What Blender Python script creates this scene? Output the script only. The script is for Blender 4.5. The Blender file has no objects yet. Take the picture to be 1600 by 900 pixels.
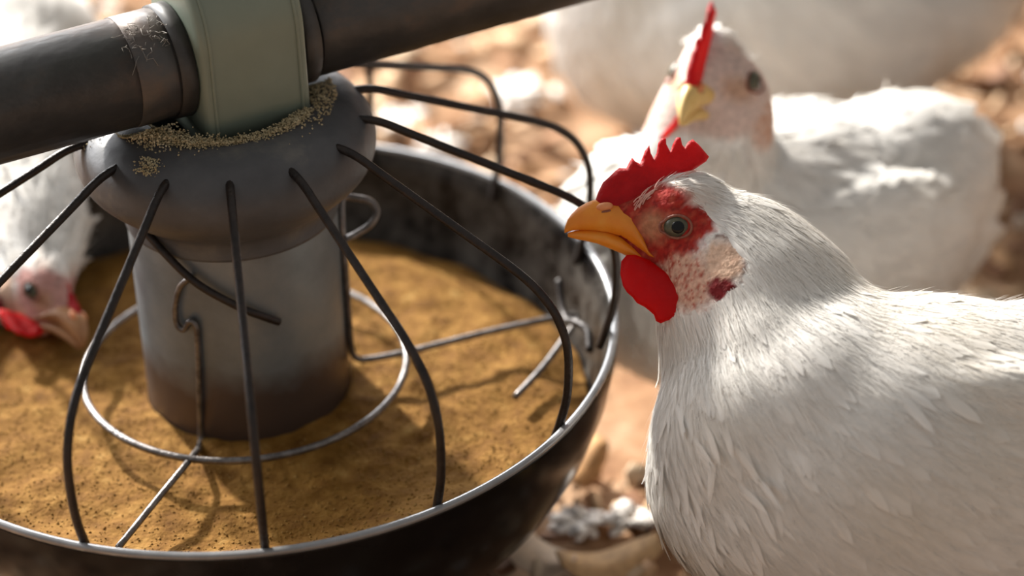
import bpy, bmesh, math, random
import numpy as np
from mathutils import Vector, Matrix, kdtree, noise
from mathutils.bvhtree import BVHTree
from mathutils.geometry import delaunay_2d_cdt

random.seed(7)
rng = np.random.default_rng(7)
scene = bpy.context.scene
COL = scene.collection

# ------------------------------------------------------------------ camera, world, sun, exposure
CAM = np.array([.1236, -.9839, .645])
PITCH, ROLL, FPX = .569, -.0312, 4000.0
FW = np.array([0, math.cos(PITCH), -math.sin(PITCH)])
UP0 = np.array([0, math.sin(PITCH), math.cos(PITCH)])
RT0 = np.array([1.0, 0, 0])
RT = math.cos(ROLL) * RT0 + math.sin(ROLL) * UP0
UP = -math.sin(ROLL) * RT0 + math.cos(ROLL) * UP0
cam_data = bpy.data.cameras.new('camera')
cam = bpy.data.objects.new('camera', cam_data)
COL.objects.link(cam)
m3 = Matrix((RT, UP, -FW)).transposed()
cam.matrix_world = Matrix.Translation(Vector(CAM)) @ m3.to_4x4()
cam_data.sensor_width = 36.0
cam_data.lens = 36.0 * FPX / 1600.0
cam_data.clip_start = 0.02
cam_data.dof.use_dof = True
cam_data.dof.focus_distance = 1.075
cam_data.dof.aperture_fstop = 3.6
scene.camera = cam

world = bpy.data.worlds.new('sky')
scene.world = world
world.use_nodes = True
wb = world.node_tree.nodes['Background']
wb.inputs['Color'].default_value = (1.0, 0.97, 0.935, 1)
wb.inputs['Strength'].default_value = 0.34

SUN_AZ, SUN_EL = math.radians(122), math.radians(29)
sun_dir = Vector((math.cos(SUN_AZ) * math.cos(SUN_EL), math.sin(SUN_AZ) * math.cos(SUN_EL), math.sin(SUN_EL)))
sd = bpy.data.lights.new('sun', 'SUN')
sd.energy = 9.5
sd.angle = math.radians(2.5)
sd.color = (1.0, 0.95, 0.87)
sun = bpy.data.objects.new('sun', sd)
sun.rotation_euler = (-sun_dir).to_track_quat('-Z', 'Y').to_euler()
sun.location = sun_dir * 4
COL.objects.link(sun)

# daylight through the open side of the barn, behind the birds
ad = bpy.data.lights.new('barn_opening', 'AREA')
ad.shape = 'RECTANGLE'; ad.size = 6.0; ad.size_y = 1.8; ad.energy = 400; ad.color = (.97, .98, 1.0)
opening = bpy.data.objects.new('barn_opening', ad)
opening.location = (-1.9, 2.6, 1.5)
opening.rotation_euler = (Vector((.1, 0, 0)) - opening.location).to_track_quat('-Z', 'Y').to_euler()
COL.objects.link(opening)

scene.view_settings.view_transform = 'Standard'
scene.view_settings.look = 'None'
scene.view_settings.gamma = 1.0
scene.view_settings.exposure = 0.14
scene.cycles.use_denoising = True
scene.cycles.max_bounces = 8

FLOOR = -0.13


def P(px, py, d):
    """point of the place at depth d along the viewing axis, seen at photo pixel (px, py)"""
    return Vector(CAM + d * (FW + (px - 800) / FPX * RT - (py - 450) / FPX * UP))


def on_z(px, py, z):
    v = FW + (px - 800) / FPX * RT - (py - 450) / FPX * UP
    return Vector(CAM + v * (z - CAM[2]) / v[2])


# ------------------------------------------------------------------ helpers
def tag(o, label=None, cat=None, group=None, kind=None):
    if label: o['label'] = label
    if cat: o['category'] = cat
    if group: o['group'] = group
    if kind: o['kind'] = kind
    return o


def empty(name, loc, label=None, cat=None, group=None):
    o = bpy.data.objects.new(name, None)
    o.empty_display_size = 0.02
    o.location = loc
    COL.objects.link(o)
    return tag(o, label, cat, group)


def link(name, me, mat, parent=None, smooth=True):
    o = bpy.data.objects.new(name, me)
    COL.objects.link(o)
    if mat and not me.materials:
        me.materials.append(mat)
    if smooth and len(me.polygons):
        me.polygons.foreach_set('use_smooth', np.ones(len(me.polygons), bool))
    if parent:
        o.parent = parent
        o.matrix_parent_inverse = Matrix.Translation(-Vector(parent.location))
    return o


def raw_mesh(name, V, F):
    """V (n,3) array, F (m,k) index array with k = 3 or 4"""
    me = bpy.data.meshes.new(name)
    V = np.asarray(V, np.float32); F = np.asarray(F, np.int32)
    k = F.shape[1]
    me.vertices.add(len(V)); me.vertices.foreach_set('co', V.ravel())
    me.loops.add(F.size); me.loops.foreach_set('vertex_index', F.ravel())
    me.polygons.add(len(F))
    me.polygons.foreach_set('loop_start', np.arange(0, F.size, k, dtype=np.int32))
    me.polygons.foreach_set('loop_total', np.full(len(F), k, np.int32))
    me.update(calc_edges=True)
    me.validate()
    return me


class MB:
    def __init__(s):
        s.v = []; s.f = []

    def add(s, vs, fs):
        n = len(s.v)
        s.v += [tuple(v) for v in vs]
        s.f += [tuple(i + n for i in f) for f in fs]

    def tube(s, pts, r, n=10, caps=True):
        pts = [Vector(p) for p in pts]
        rs = r if isinstance(r, (list, tuple)) else [r] * len(pts)
        up = None; vs = []
        for i, p in enumerate(pts):
            t = (pts[min(i + 1, len(pts) - 1)] - pts[max(i - 1, 0)]).normalized()
            if up is None:
                up = t.orthogonal().normalized()
            up = (up - t * up.dot(t)).normalized()
            sd_ = t.cross(up)
            for k in range(n):
                a = 2 * math.pi * k / n
                vs.append(p + (up * math.cos(a) + sd_ * math.sin(a)) * rs[i])
        fs = []
        for i in range(len(pts) - 1):
            for k in range(n):
                a, b = i * n + k, i * n + (k + 1) % n
                fs.append((a, b, b + n, a + n))
        if caps:
            fs.append(tuple(range(n))[::-1]); fs.append(tuple(range((len(pts) - 1) * n, len(pts) * n)))
        s.add(vs, fs)

    def ring(s, c, R, r, n=64, k=8):
        vs = []; fs = []
        for i in range(n):
            a = 2 * math.pi * i / n
            for j in range(k):
                b = 2 * math.pi * j / k
                vs.append((c[0] + (R + r * math.cos(b)) * math.cos(a), c[1] + (R + r * math.cos(b)) * math.sin(a), c[2] + r * math.sin(b)))
        for i in range(n):
            for j in range(k):
                fs.append((i * k + j, ((i + 1) % n) * k + j, ((i + 1) % n) * k + (j + 1) % k, i * k + (j + 1) % k))
        s.add(vs, fs)

    def lathe(s, prof, n=96, c=(0, 0, 0)):
        vs = []; fs = []
        for r, z in prof:
            for k in range(n):
                a = 2 * math.pi * k / n
                vs.append((c[0] + r * math.cos(a), c[1] + r * math.sin(a), c[2] + z))
        for i in range(len(prof) - 1):
            for k in range(n):
                a, b = i * n + k, i * n + (k + 1) % n
                fs.append((a, b, b + n, a + n))
        s.add(vs, fs)

    def loft(s, rings, caps=True):
        n = len(rings[0]); vs = [p for r in rings for p in r]; fs = []
        for i in range(len(rings) - 1):
            for k in range(n):
                a, b = i * n + k, i * n + (k + 1) % n
                fs.append((a, b, b + n, a + n))
        if caps:
            fs.append(tuple(range(n))[::-1]); fs.append(tuple(range((len(rings) - 1) * n, len(rings) * n)))
        s.add(vs, fs)

    def build(s, name, mat, parent=None, smooth=True, xf=None):
        me = bpy.data.meshes.new(name)
        vs = [tuple(xf @ Vector(v)) for v in s.v] if xf else s.v
        me.from_pydata(vs, [], s.f)
        bm = bmesh.new(); bm.from_mesh(me)
        bmesh.ops.recalc_face_normals(bm, faces=bm.faces)
        bm.to_mesh(me); bm.free()
        return link(name, me, mat, parent, smooth)


def spline(pts, sub=8):
    """Catmull-Rom through the points"""
    p = [Vector(q) for q in pts]
    p = [p[0] * 2 - p[1]] + p + [p[-1] * 2 - p[-2]]
    out = []
    for i in range(1, len(p) - 2):
        for k in range(sub):
            t = k / sub
            a, b, c, d = p[i - 1], p[i], p[i + 1], p[i + 2]
            out.append(0.5 * ((2 * b) + (c - a) * t + (2 * a - 5 * b + 4 * c - d) * t * t + (3 * b - a - 3 * c + d) * t ** 3))
    out.append(p[-2])
    return out


def blob_fn(seed, scale):
    off = Vector((seed * 13.7, seed * 7.1, seed * 3.3))
    return lambda p: noise.noise(Vector(p) * scale + off)


# ------------------------------------------------------------------ materials
def mat_new(name):
    m = bpy.data.materials.new(name)
    m.use_nodes = True
    nt = m.node_tree
    return m, nt, nt.nodes['Principled BSDF']


def N(nt, kind, **kw):
    n = nt.nodes.new(kind)
    for k, v in kw.items():
        if k in n.inputs.keys(): n.inputs[k].default_value = v
        else: setattr(n, k, v)
    return n


def ramp(nt, fac, stops):
    r = nt.nodes.new('ShaderNodeValToRGB')
    e = r.color_ramp.elements
    while len(e) < len(stops): e.new(0.5)
    for i, (p, c) in enumerate(stops):
        e[i].position = p; e[i].color = (*c, 1)
    nt.links.new(fac, r.inputs['Fac'])
    return r.outputs['Color']


def noisy(name, stops, scale=30, rough=.5, metal=0, bump=0, bscale=None, detail=6, spec=.5, stretch=None):
    m, nt, b = mat_new(name)
    tc = N(nt, 'ShaderNodeTexCoord')
    src = tc.outputs['Object']
    if stretch:
        mp = N(nt, 'ShaderNodeMapping'); mp.inputs['Scale'].default_value = stretch
        nt.links.new(src, mp.inputs['Vector']); src = mp.outputs['Vector']
    no = N(nt, 'ShaderNodeTexNoise', Scale=scale, Detail=detail, Roughness=.62)
    nt.links.new(src, no.inputs['Vector'])
    nt.links.new(ramp(nt, no.outputs['Fac'], stops), b.inputs['Base Color'])
    b.inputs['Roughness'].default_value = rough
    b.inputs['Metallic'].default_value = metal
    b.inputs['Specular IOR Level'].default_value = spec
    if bump:
        n2 = N(nt, 'ShaderNodeTexNoise', Scale=bscale or scale * 3, Detail=5)
        nt.links.new(src, n2.inputs['Vector'])
        bp = N(nt, 'ShaderNodeBump', Strength=bump, Distance=.002)
        nt.links.new(n2.outputs['Fac'], bp.inputs['Height'])
        nt.links.new(bp.outputs['Normal'], b.inputs['Normal'])
    return m


M = {}
M['pan'] = None
M['wire'] = noisy('dark_wire', [(.35, (.010, .007, .006)), (.7, (.030, .020, .016))], 160, .42, .35, .25, 500)
M['bright_wire'] = noisy('galvanised_wire', [(.35, (.10, .09, .085)), (.7, (.26, .24, .23))], 160, .36, .75, .2, 500)
M['pipe'] = noisy('weathered_pipe', [(.3, (.038, .037, .037)), (.55, (.070, .067, .065)), (.80, (.14, .095, .07))], 22, .42, .45, .25, 90, stretch=(1, 1, 1.6))
M['saddle'] = noisy('pale_green_plastic', [(.35, (.15, .178, .138)), (.62, (.18, .212, .165)), (.88, (.15, .14, .11))], 14, .42, 0, .05, 200)
M['gasket'] = noisy('black_gasket', [(.4, (.02, .018, .017)), (.7, (.05, .045, .04))], 60, .5)
M['rim'] = noisy('highlight_pale_rim', [(.3, (.13, .13, .132)), (.7, (.26, .26, .265))], 40, .16, 0, 0, spec=.9)  # black plastic paled here, so the bright highlight line sits in the colour
M['lint'] = noisy('grey_lint', [(.3, (.16, .145, .13)), (.7, (.34, .31, .27))], 180, .9)
M['hood'] = noisy('dusty_grey_plastic', [(.3, (.046, .046, .050)), (.55, (.072, .072, .076)), (.8, (.17, .155, .13))], 30, .5, .1, .2, 140)
M['feed'] = noisy('feed_mash', [(.28, (.10, .041, .006)), (.45, (.165, .075, .012)), (.60, (.225, .112, .022)), (.78, (.36, .22, .07))], 90, .9, 0, .5, 380, 10, .15)
M['crumb'] = noisy('feed_crumb', [(.3, (.17, .082, .016)), (.55, (.25, .135, .033)), (.8, (.42, .29, .11))], 190, .85, 0, 0, None, 4, .15)
M['dust'] = noisy('pale_dust', [(.3, (.30, .23, .12)), (.6, (.52, .44, .28)), (.8, (.66, .60, .45))], 180, .95, 0, .8, 600, 6, .1)
M['comb'] = noisy('comb_red', [(.3, (.30, .004, .008)), (.6, (.43, .008, .012)), (.8, (.48, .022, .026))], 160, .55, 0, .5, 500, spec=.25)
M['beak'] = noisy('beak_orange', [(.3, (.78, .22, .014)), (.6, (.86, .31, .025)), (.85, (.90, .46, .09))], 60, .36, 0, .12, 300)
M['pale_beak'] = noisy('pale_yellow_beak', [(.3, (.66, .40, .10)), (.6, (.74, .52, .20)), (.85, (.80, .62, .32))], 60, .4)
M['dull_beak'] = noisy('dull_brown_beak', [(.3, (.26, .11, .045)), (.6, (.36, .17, .07)), (.85, (.45, .26, .12))], 60, .5)
M['wattle'] = noisy('wattle_red', [(.3, (.42, .004, .008)), (.6, (.55, .008, .010)), (.8, (.60, .02, .02))], 160, .5, 0, .3, 900)
M['cere'] = noisy('cere_skin', [(.3, (.62, .17, .06)), (.7, (.74, .30, .12))], 120, .5)
M['iris'] = noisy('iris_olive', [(.35, (.06, .06, .04)), (.7, (.13, .12, .075))], 300, .3, spec=.3)
M['pupil'] = noisy('pupil_black', [(.4, (.004, .004, .005)), (.6, (.006, .006, .007))], 50, .12, spec=.25)
M['lid'] = noisy('eyelid_skin', [(.3, (.19, .055, .035)), (.7, (.30, .10, .06))], 260, .6, 0, .4, 900)
M['leg'] = noisy('yellow_leg_skin', [(.3, (.55, .33, .08)), (.7, (.70, .47, .16))], 160, .55, 0, .4, 400)
M['tuft'] = noisy('pale_tuft', [(.3, (.62, .30, .26)), (.7, (.74, .48, .42))], 100, .8)

# translucent flesh: thin comb and wattles let the sun through
for k in ('comb', 'beak', 'wattle'):
    nt = M[k].node_tree; b = nt.nodes['Principled BSDF']
    tr = N(nt, 'ShaderNodeBsdfTranslucent'); mx = N(nt, 'ShaderNodeMixShader')
    mx.inputs['Fac'].default_value = {'comb': .24, 'beak': .15, 'wattle': .68}[k]
    tr.inputs['Color'].default_value = (.95, .4, .03, 1) if k == 'beak' else (.98, .015, .012, 1)
    out = nt.nodes['Material Output']
    nt.links.new(b.outputs[0], mx.inputs[1]); nt.links.new(tr.outputs[0], mx.inputs[2]); nt.links.new(mx.outputs[0], out.inputs['Surface'])


def post_material():
    m, nt, b = mat_new('galvanised_tube')
    tc = N(nt, 'ShaderNodeTexCoord')
    n1 = N(nt, 'ShaderNodeTexNoise', Scale=26, Detail=7, Roughness=.65)
    nt.links.new(tc.outputs['Object'], n1.inputs['Vector'])
    base = ramp(nt, n1.outputs['Fac'], [(.3, (.15, .165, .175)), (.55, (.21, .23, .24)), (.8, (.28, .28, .27))])
    # browner over the lowest third of the tube, with an uneven edge
    sp = N(nt, 'ShaderNodeSeparateXYZ'); nt.links.new(tc.outputs['Object'], sp.inputs[0])
    n2 = N(nt, 'ShaderNodeTexNoise', Scale=55, Detail=4); nt.links.new(tc.outputs['Object'], n2.inputs['Vector'])
    ma = N(nt, 'ShaderNodeMath', operation='MULTIPLY_ADD'); ma.inputs[1].default_value = .022
    nt.links.new(n2.outputs['Fac'], ma.inputs[0]); nt.links.new(sp.outputs['Z'], ma.inputs[2])
    mr = N(nt, 'ShaderNodeMapRange'); mr.inputs['From Min'].default_value = .018; mr.inputs['From Max'].default_value = .002
    nt.links.new(ma.outputs[0], mr.inputs['Value'])
    mix = N(nt, 'ShaderNodeMix', data_type='RGBA')
    nt.links.new(mr.outputs['Result'], mix.inputs['Factor']); nt.links.new(base, mix.inputs['A'])
    mix.inputs['B'].default_value = (.105, .075, .062, 1)
    nt.links.new(mix.outputs['Result'], b.inputs['Base Color'])
    b.inputs['Metallic'].default_value = .5; b.inputs['Roughness'].default_value = .42
    bp = N(nt, 'ShaderNodeBump', Strength=.15, Distance=.001); nt.links.new(n1.outputs['Fac'], bp.inputs['Height']); nt.links.new(bp.outputs['Normal'], b.inputs['Normal'])
    return m


M['post'] = post_material()


def pan_material():
    m, nt, b = mat_new('black_plastic')
    tc = N(nt, 'ShaderNodeTexCoord'); ge = N(nt, 'ShaderNodeNewGeometry')
    n1 = N(nt, 'ShaderNodeTexNoise', Scale=34, Detail=7, Roughness=.65); nt.links.new(tc.outputs['Object'], n1.inputs['Vector'])
    base = ramp(nt, n1.outputs['Fac'], [(.35, (.004, .0035, .0035)), (.62, (.008, .007, .007)), (.85, (.03, .025, .022))])
    # patchy mash dust inside the wall; its pale tone also paints the glare
    sp = N(nt, 'ShaderNodeSeparateXYZ'); nt.links.new(tc.outputs['Object'], sp.inputs[0])
    rad = N(nt, 'ShaderNodeVectorMath', operation='LENGTH'); cx = N(nt, 'ShaderNodeCombineXYZ')
    nt.links.new(sp.outputs['X'], cx.inputs['X']); nt.links.new(sp.outputs['Y'], cx.inputs['Y']); nt.links.new(cx.outputs[0], rad.inputs[0])
    dv = N(nt, 'ShaderNodeVectorMath', operation='DOT_PRODUCT'); nt.links.new(ge.outputs['Normal'], dv.inputs[0]); nt.links.new(cx.outputs[0], dv.inputs[1])
    inn = N(nt, 'ShaderNodeMapRange'); inn.inputs['From Min'].default_value = -.02; inn.inputs['From Max'].default_value = -.10
    nt.links.new(dv.outputs['Value'], inn.inputs['Value'])
    n2 = N(nt, 'ShaderNodeTexNoise', Scale=60, Detail=8, Roughness=.7); nt.links.new(tc.outputs['Object'], n2.inputs['Vector'])
    pat = N(nt, 'ShaderNodeMapRange'); pat.inputs['From Min'].default_value = .38; pat.inputs['From Max'].default_value = .66; pat.inputs['To Max'].default_value = .7
    nt.links.new(n2.outputs['Fac'], pat.inputs['Value'])
    mu = N(nt, 'ShaderNodeMath', operation='MULTIPLY'); nt.links.new(inn.outputs['Result'], mu.inputs[0]); nt.links.new(pat.outputs['Result'], mu.inputs[1])
    mix = N(nt, 'ShaderNodeMix', data_type='RGBA'); nt.links.new(mu.outputs[0], mix.inputs['Factor']); nt.links.new(base, mix.inputs['A'])
    mix.inputs['B'].default_value = (.12, .108, .095, 1)
    nt.links.new(mix.outputs['Result'], b.inputs['Base Color'])
    b.inputs['Roughness'].default_value = .2; b.inputs['Specular IOR Level'].default_value = .16
    return m


M['pan'] = pan_material()


def attr_material(name, rough, attr='tint', bump=0, bscale=900, translucent=0, fine=0):
    m, nt, b = mat_new(name)
    at = N(nt, 'ShaderNodeAttribute', attribute_name=attr)
    col = at.outputs['Color']
    if fine:
        tc = N(nt, 'ShaderNodeTexCoord')
        no = N(nt, 'ShaderNodeTexNoise', Scale=fine, Detail=5); nt.links.new(tc.outputs['Object'], no.inputs['Vector'])
        mr = N(nt, 'ShaderNodeMapRange'); mr.inputs['From Min'].default_value = .3; mr.inputs['From Max'].default_value = .7
        mr.inputs['To Min'].default_value = .72; mr.inputs['To Max'].default_value = 1.1
        nt.links.new(no.outputs['Fac'], mr.inputs['Value'])
        mu = N(nt, 'ShaderNodeVectorMath', operation='SCALE'); nt.links.new(col, mu.inputs[0]); nt.links.new(mr.outputs['Result'], mu.inputs['Scale'])
        col = mu.outputs[0]
        if bump:
            bp = N(nt, 'ShaderNodeBump', Strength=bump, Distance=.002); nt.links.new(no.outputs['Fac'], bp.inputs['Height']); nt.links.new(bp.outputs['Normal'], b.inputs['Normal'])
    nt.links.new(col, b.inputs['Base Color'])
    b.inputs['Roughness'].default_value = rough
    b.inputs['Specular IOR Level'].default_value = .18
    if translucent:
        tr = N(nt, 'ShaderNodeBsdfTranslucent'); mx = N(nt, 'ShaderNodeMixShader'); mx.inputs['Fac'].default_value = translucent
        nt.links.new(col, tr.inputs['Color'])
        out = nt.nodes['Material Output']
        nt.links.new(b.outputs[0], mx.inputs[1]); nt.links.new(tr.outputs[0], mx.inputs[2]); nt.links.new(mx.outputs[0], out.inputs['Surface'])
    return m


M['hen_body'] = attr_material('hen_skin_and_down', .7, fine=420, bump=.35)
M['feather'] = attr_material('white_feather', .62, translucent=.22)
M['litter'] = attr_material('wood_shaving', .75, fine=160)


def set_tint(me, colors):
    a = me.color_attributes.new('tint', 'FLOAT_COLOR', 'POINT')
    c = np.ones((len(me.vertices), 4), np.float32); c[:, :3] = colors
    a.data.foreach_set('color', c.ravel())


# ------------------------------------------------------------------ setting: litter floor
def floor_height(x, y):
    return .007 * noise.noise(Vector((x * 9, y * 9, 0))) + .004 * noise.noise(Vector((x * 27, y * 27, 4)))


def build_floor():
    xs = np.unique(np.concatenate([np.linspace(-4, -.8, 14), np.linspace(-.8, 1.3, 150), np.linspace(1.3, 5, 14)]))
    ys = np.unique(np.concatenate([np.linspace(-2.5, -.6, 10), np.linspace(-.6, 1.5, 150), np.linspace(1.5, 6, 16)]))
    V = [(x, y, FLOOR + floor_height(x, y)) for y in ys for x in xs]
    nx = len(xs)
    F = [(j * nx + i, j * nx + i + 1, (j + 1) * nx + i + 1, (j + 1) * nx + i) for j in range(len(ys) - 1) for i in range(nx - 1)]
    o = link('floor', raw_mesh('floor', V, F), noisy('packed_litter', [(.3, (.17, .085, .045)), (.5, (.33, .19, .105)), (.66, (.50, .34, .22)), (.82, (.66, .54, .43))], 24, .9, 0, .6, 120, 8, .1))
    tag(o, 'floor of packed orange brown wood litter under the birds', None, None, 'structure')


build_floor()

SHADES = np.array([(.47, .275, .145), (.56, .37, .22), (.36, .19, .10), (.66, .49, .33), (.22, .11, .06), (.76, .64, .52), (.84, .77, .70)])


def chip_geo(c, yaw, tilt, roll, L, W, curl, segs=4):
    """curled wood shaving: strip of segs x 1 quads with thickness, closed"""
    R = (Matrix.Rotation(yaw, 3, 'Z') @ Matrix.Rotation(tilt, 3, 'Y') @ Matrix.Rotation(roll, 3, 'X'))
    t = .0009
    rings = []
    for i in range(segs + 1):
        u = i / segs - .5
        z = curl * L * (u * u * 4 - .5)
        w = W * (1 - .5 * (2 * u) ** 4) * .5
        rings.append([Vector(c) + R @ Vector((u * L, s * w, z + q)) for s, q in ((-1, -t), (1, -t), (1, t), (-1, t))])
    return rings


def build_litter():
    V = []; F = []; C = []
    def put(rings, col):
        n0 = len(V)
        for r in rings: V.extend([tuple(p) for p in r]); C.extend([col] * 4)
        for i in range(len(rings) - 1):
            for k in range(4):
                a, b = n0 + i * 4 + k, n0 + i * 4 + (k + 1) % 4
                F.append((a, b, b + 4, a + 4))
        F.append((n0 + 3, n0 + 2, n0 + 1, n0)); e = n0 + (len(rings) - 1) * 4; F.append((e, e + 1, e + 2, e + 3))
    under = [(P(1215, 390, 1.30), .10), (P(1165, 40, 1.556), .12), (P(-95, 120, 1.42), .07)]   # where the birds stand or lie
    n = 0
    while n < 9000:
        x, y = random.uniform(-.55, .95), random.uniform(-.5, 1.25)
        if math.hypot(x, y) < .10 or any(math.hypot(x - q.x, (y - q.y) * 1.2) < r_ for q, r_ in under): continue
        n += 1
        L = random.choice((.008, .012, .016, .022, .030)) * random.uniform(.7, 1.2)
        W = L * random.uniform(.25, .7)
        col = SHADES[rng.choice(7, p=[.24, .22, .17, .13, .13, .07, .04])] * random.uniform(.8, 1.12)
        z = FLOOR + floor_height(x, y) + random.uniform(.001, .008)
        put(chip_geo((x, y, z), random.uniform(0, 6.28), random.gauss(0, .3), random.gauss(0, .35), L, W, random.uniform(-.1, .35)), tuple(col))
    me = raw_mesh('litter', V, F); set_tint(me, np.array(C))
    o = link('litter', me, M['litter'], smooth=False)
    tag(o, 'loose wood shavings strewn over the whole barn floor', 'litter', None, 'stuff')


build_litter()


def wood_shaving(px, py, L, W, yaw, curl, col, label):
    p = on_z(px, py, FLOOR + .012)
    root = None
    mb = MB(); rings = chip_geo((0, 0, 0), yaw, .1, .15, L, W, curl, 14)
    mb.loft(rings)
    o = mb.build('wood_shaving', M['litter'])
    set_tint(o.data, np.array(col))
    o.location = p
    tag(o, label, 'shaving')


wood_shaving(950, 872, .052, .019, .35, .22, (.60, .38, .20), 'large curled tan wood shaving at the foot of the nearest hen')
wood_shaving(845, 868, .034, .020, -.6, .2, (.72, .56, .42), 'pale wood shaving close under the outer wall of the feeder pan')
wood_shaving(905, 725, .040, .018, 1.0, .25, (.52, .29, .13), 'orange wood shaving between the feeder pan and the nearest hen')


def down_clump(px, py, R, label):
    """loose tuft of white down feathers lying on the litter"""
    p = on_z(px, py, FLOOR + R * .35)
    mb = MB(); k = 0
    for i in range(26):
        a = random.uniform(0, 6.28); e = random.uniform(.05, .9)
        d = Vector((math.cos(a) * math.cos(e), math.sin(a) * math.cos(e), math.sin(e) * .7))
        L = R * random.uniform(.6, 1.1)
        sd_ = d.cross(Vector((0, 0, 1))).normalized() * L * .28
        up = sd_.cross(d).normalized() * L * .05
        rings = []
        for t, w in ((0, .25), (.3, .8), (.65, 1), (.9, .6), (1, .12)):
            q = d * L * t + Vector((0, 0, -.25 * L * t * t))
            rings.append([q - sd_ * w - up * .4, q + up * .4, q + sd_ * w - up * .4, q - up * .9])
        mb.loft(rings)
    o = mb.build('down_feathers', M['litter'])
    set_tint(o.data, np.array((.86, .80, .74)))
    o.location = p
    tag(o, label, 'feather', None)


down_clump(805, 145, .026, 'round white tuft of down on the litter beyond the feeder, left of the standing hen')
down_clump(905, 815, .016, 'small white down tuft on litter beside the pan, below the hen chest')
down_clump(985, 812, .016, 'white down tuft touching the breast of the nearest hen')
down_clump(628, 190, .020, 'white down tuft seen between the two rearmost feeder wires')
down_clump(690, 222, .018, 'white down tuft on litter just behind the pan rim, inside the rear wire')

# ------------------------------------------------------------------ the feeder
PD = Vector((.88, .475, 0)); PE = Vector((.475, -.88, 0))     # along the feed pipe, across it
PZ = .143


def st(s, t, z): return PD * s + PE * t + Vector((0, 0, z))


def circ(s, r, n=32, cz=PZ):
    return [st(s, r * math.cos(2 * math.pi * k / n), cz + r * math.sin(2 * math.pi * k / n)) for k in range(n)]


feeder = empty('pan_feeder', (0, 0, -.118), 'round black pan feeder with wire grill, grey feed tube and ochre mash', 'feeder')
mb = MB()
mb.lathe([(.0, -.118), (.080, -.118), (.098, -.1135), (.116, -.1030), (.134, -.0870), (.150, -.0670), (.1610, -.0470), (.1680, -.0270), (.1712, -.0100), (.1718, -.0012), (.1718, .0004), (.1692, .0004), (.1686, -.001),
          (.1672, -.004), (.1660, -.011), (.1635, -.0270), (.1565, -.0460), (.1455, -.0650), (.1300, -.0840), (.1120, -.0990), (.095, -.1085), (.0, -.112)], 160)
pan = mb.build('pan', M['pan'], feeder)
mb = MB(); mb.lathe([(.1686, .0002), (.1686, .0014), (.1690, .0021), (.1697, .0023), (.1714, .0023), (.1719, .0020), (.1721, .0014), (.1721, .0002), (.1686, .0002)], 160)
tag(mb.build('rim', M['rim'], pan), 'shiny rim with its highlight painted pale')

mb = MB(); mb.lathe([(.046, .085), (.047, .07), (.047, -.04), (.047, -.105), (.0445, -.105), (.0445, .08)], 96)
tube = mb.build('feed_tube', M['post'], feeder)
mb = MB()
hp = spline([(.036, .1170, 0), (.0425, .1172, 0), (.049, .1163, 0), (.0575, .1130, 0), (.0640, .1060, 0), (.0662, .0970, 0), (.0640, .0880, 0), (.0570, .0800, 0), (.0500, .0745, 0), (.0482, .0700, 0), (.0480, .0640, 0)], 5)
mb.lathe([(p.x, p.y) for p in hp] + [(.0455, .064), (.0455, .09), (.036, .110), (.036, .1170)], 96)
hood = mb.build('hood', M['hood'], feeder)

# grill wires
WP = spline([(.0545, .1105, 0), (.0585, .1095, 0), (.0645, .1090, 0), (.0720, .1070, 0), (.0840, .1015, 0), (.1210, .0850, 0), (.1490, .0722, 0), (.1620, .0625, 0), (.1690, .0510, 0), (.1718, .0380, 0), (.1710, .0180, 0), (.1672, .0020, 0), (.1640, -.0080, 0)], 7)
for k in range(14):
    a = math.radians(-83 + k * 360 / 14)
    jr, jz = (random.uniform(-.0008, .0008), random.uniform(-.0012, .0012)) if k else (0, 0)
    pts = []
    for p in WP:
        f = min(1, max(0, (p.x - .07) / .1))
        pts.append(((p.x + jr * f) * math.cos(a), (p.x + jr * f) * math.sin(a), p.y + jz * f))
    mb = MB(); mb.tube(pts, .0019, 10)
    mb.build('grill_wire', M['wire'], feeder)

# inner ring lying low over the mash
RC = (-.0006, -.0045, -.019)
mb = MB(); mb.ring(RC, .0745, .0017, 96, 10)
mb.build('inner_ring', M['bright_wire'], feeder)


def rod(name, pts, r, mat, sub=8):
    mb = MB(); mb.tube(spline(pts, sub), r, 10)
    return mb.build(name, mat, feeder)


def cyl(px, py, R=.0492):
    v = FW + (px - 800) / FPX * RT - (py - 450) / FPX * UP
    a = v[0] ** 2 + v[1] ** 2; b = v[0] * CAM[0] + v[1] * CAM[1]; c = CAM[0] ** 2 + CAM[1] ** 2 - R * R
    t = (-b - math.sqrt(max(b * b - a * c, 0))) / a
    return Vector(CAM + t * v)


# hooked stay: up the front of the tube with a hook, out across the ring to the rim
rod('hooked_stay', [cyl(299, 433), cyl(282, 448), cyl(274, 478), cyl(276, 505), cyl(287, 515), cyl(297, 502), cyl(306, 510), cyl(309, 540), cyl(312, 620), cyl(313, 690), on_z(300, 714, -.0205),
                    on_z(250, 775, -.020), on_z(185, 855, -.018)], .0015, M['bright_wire'], 7)
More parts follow.
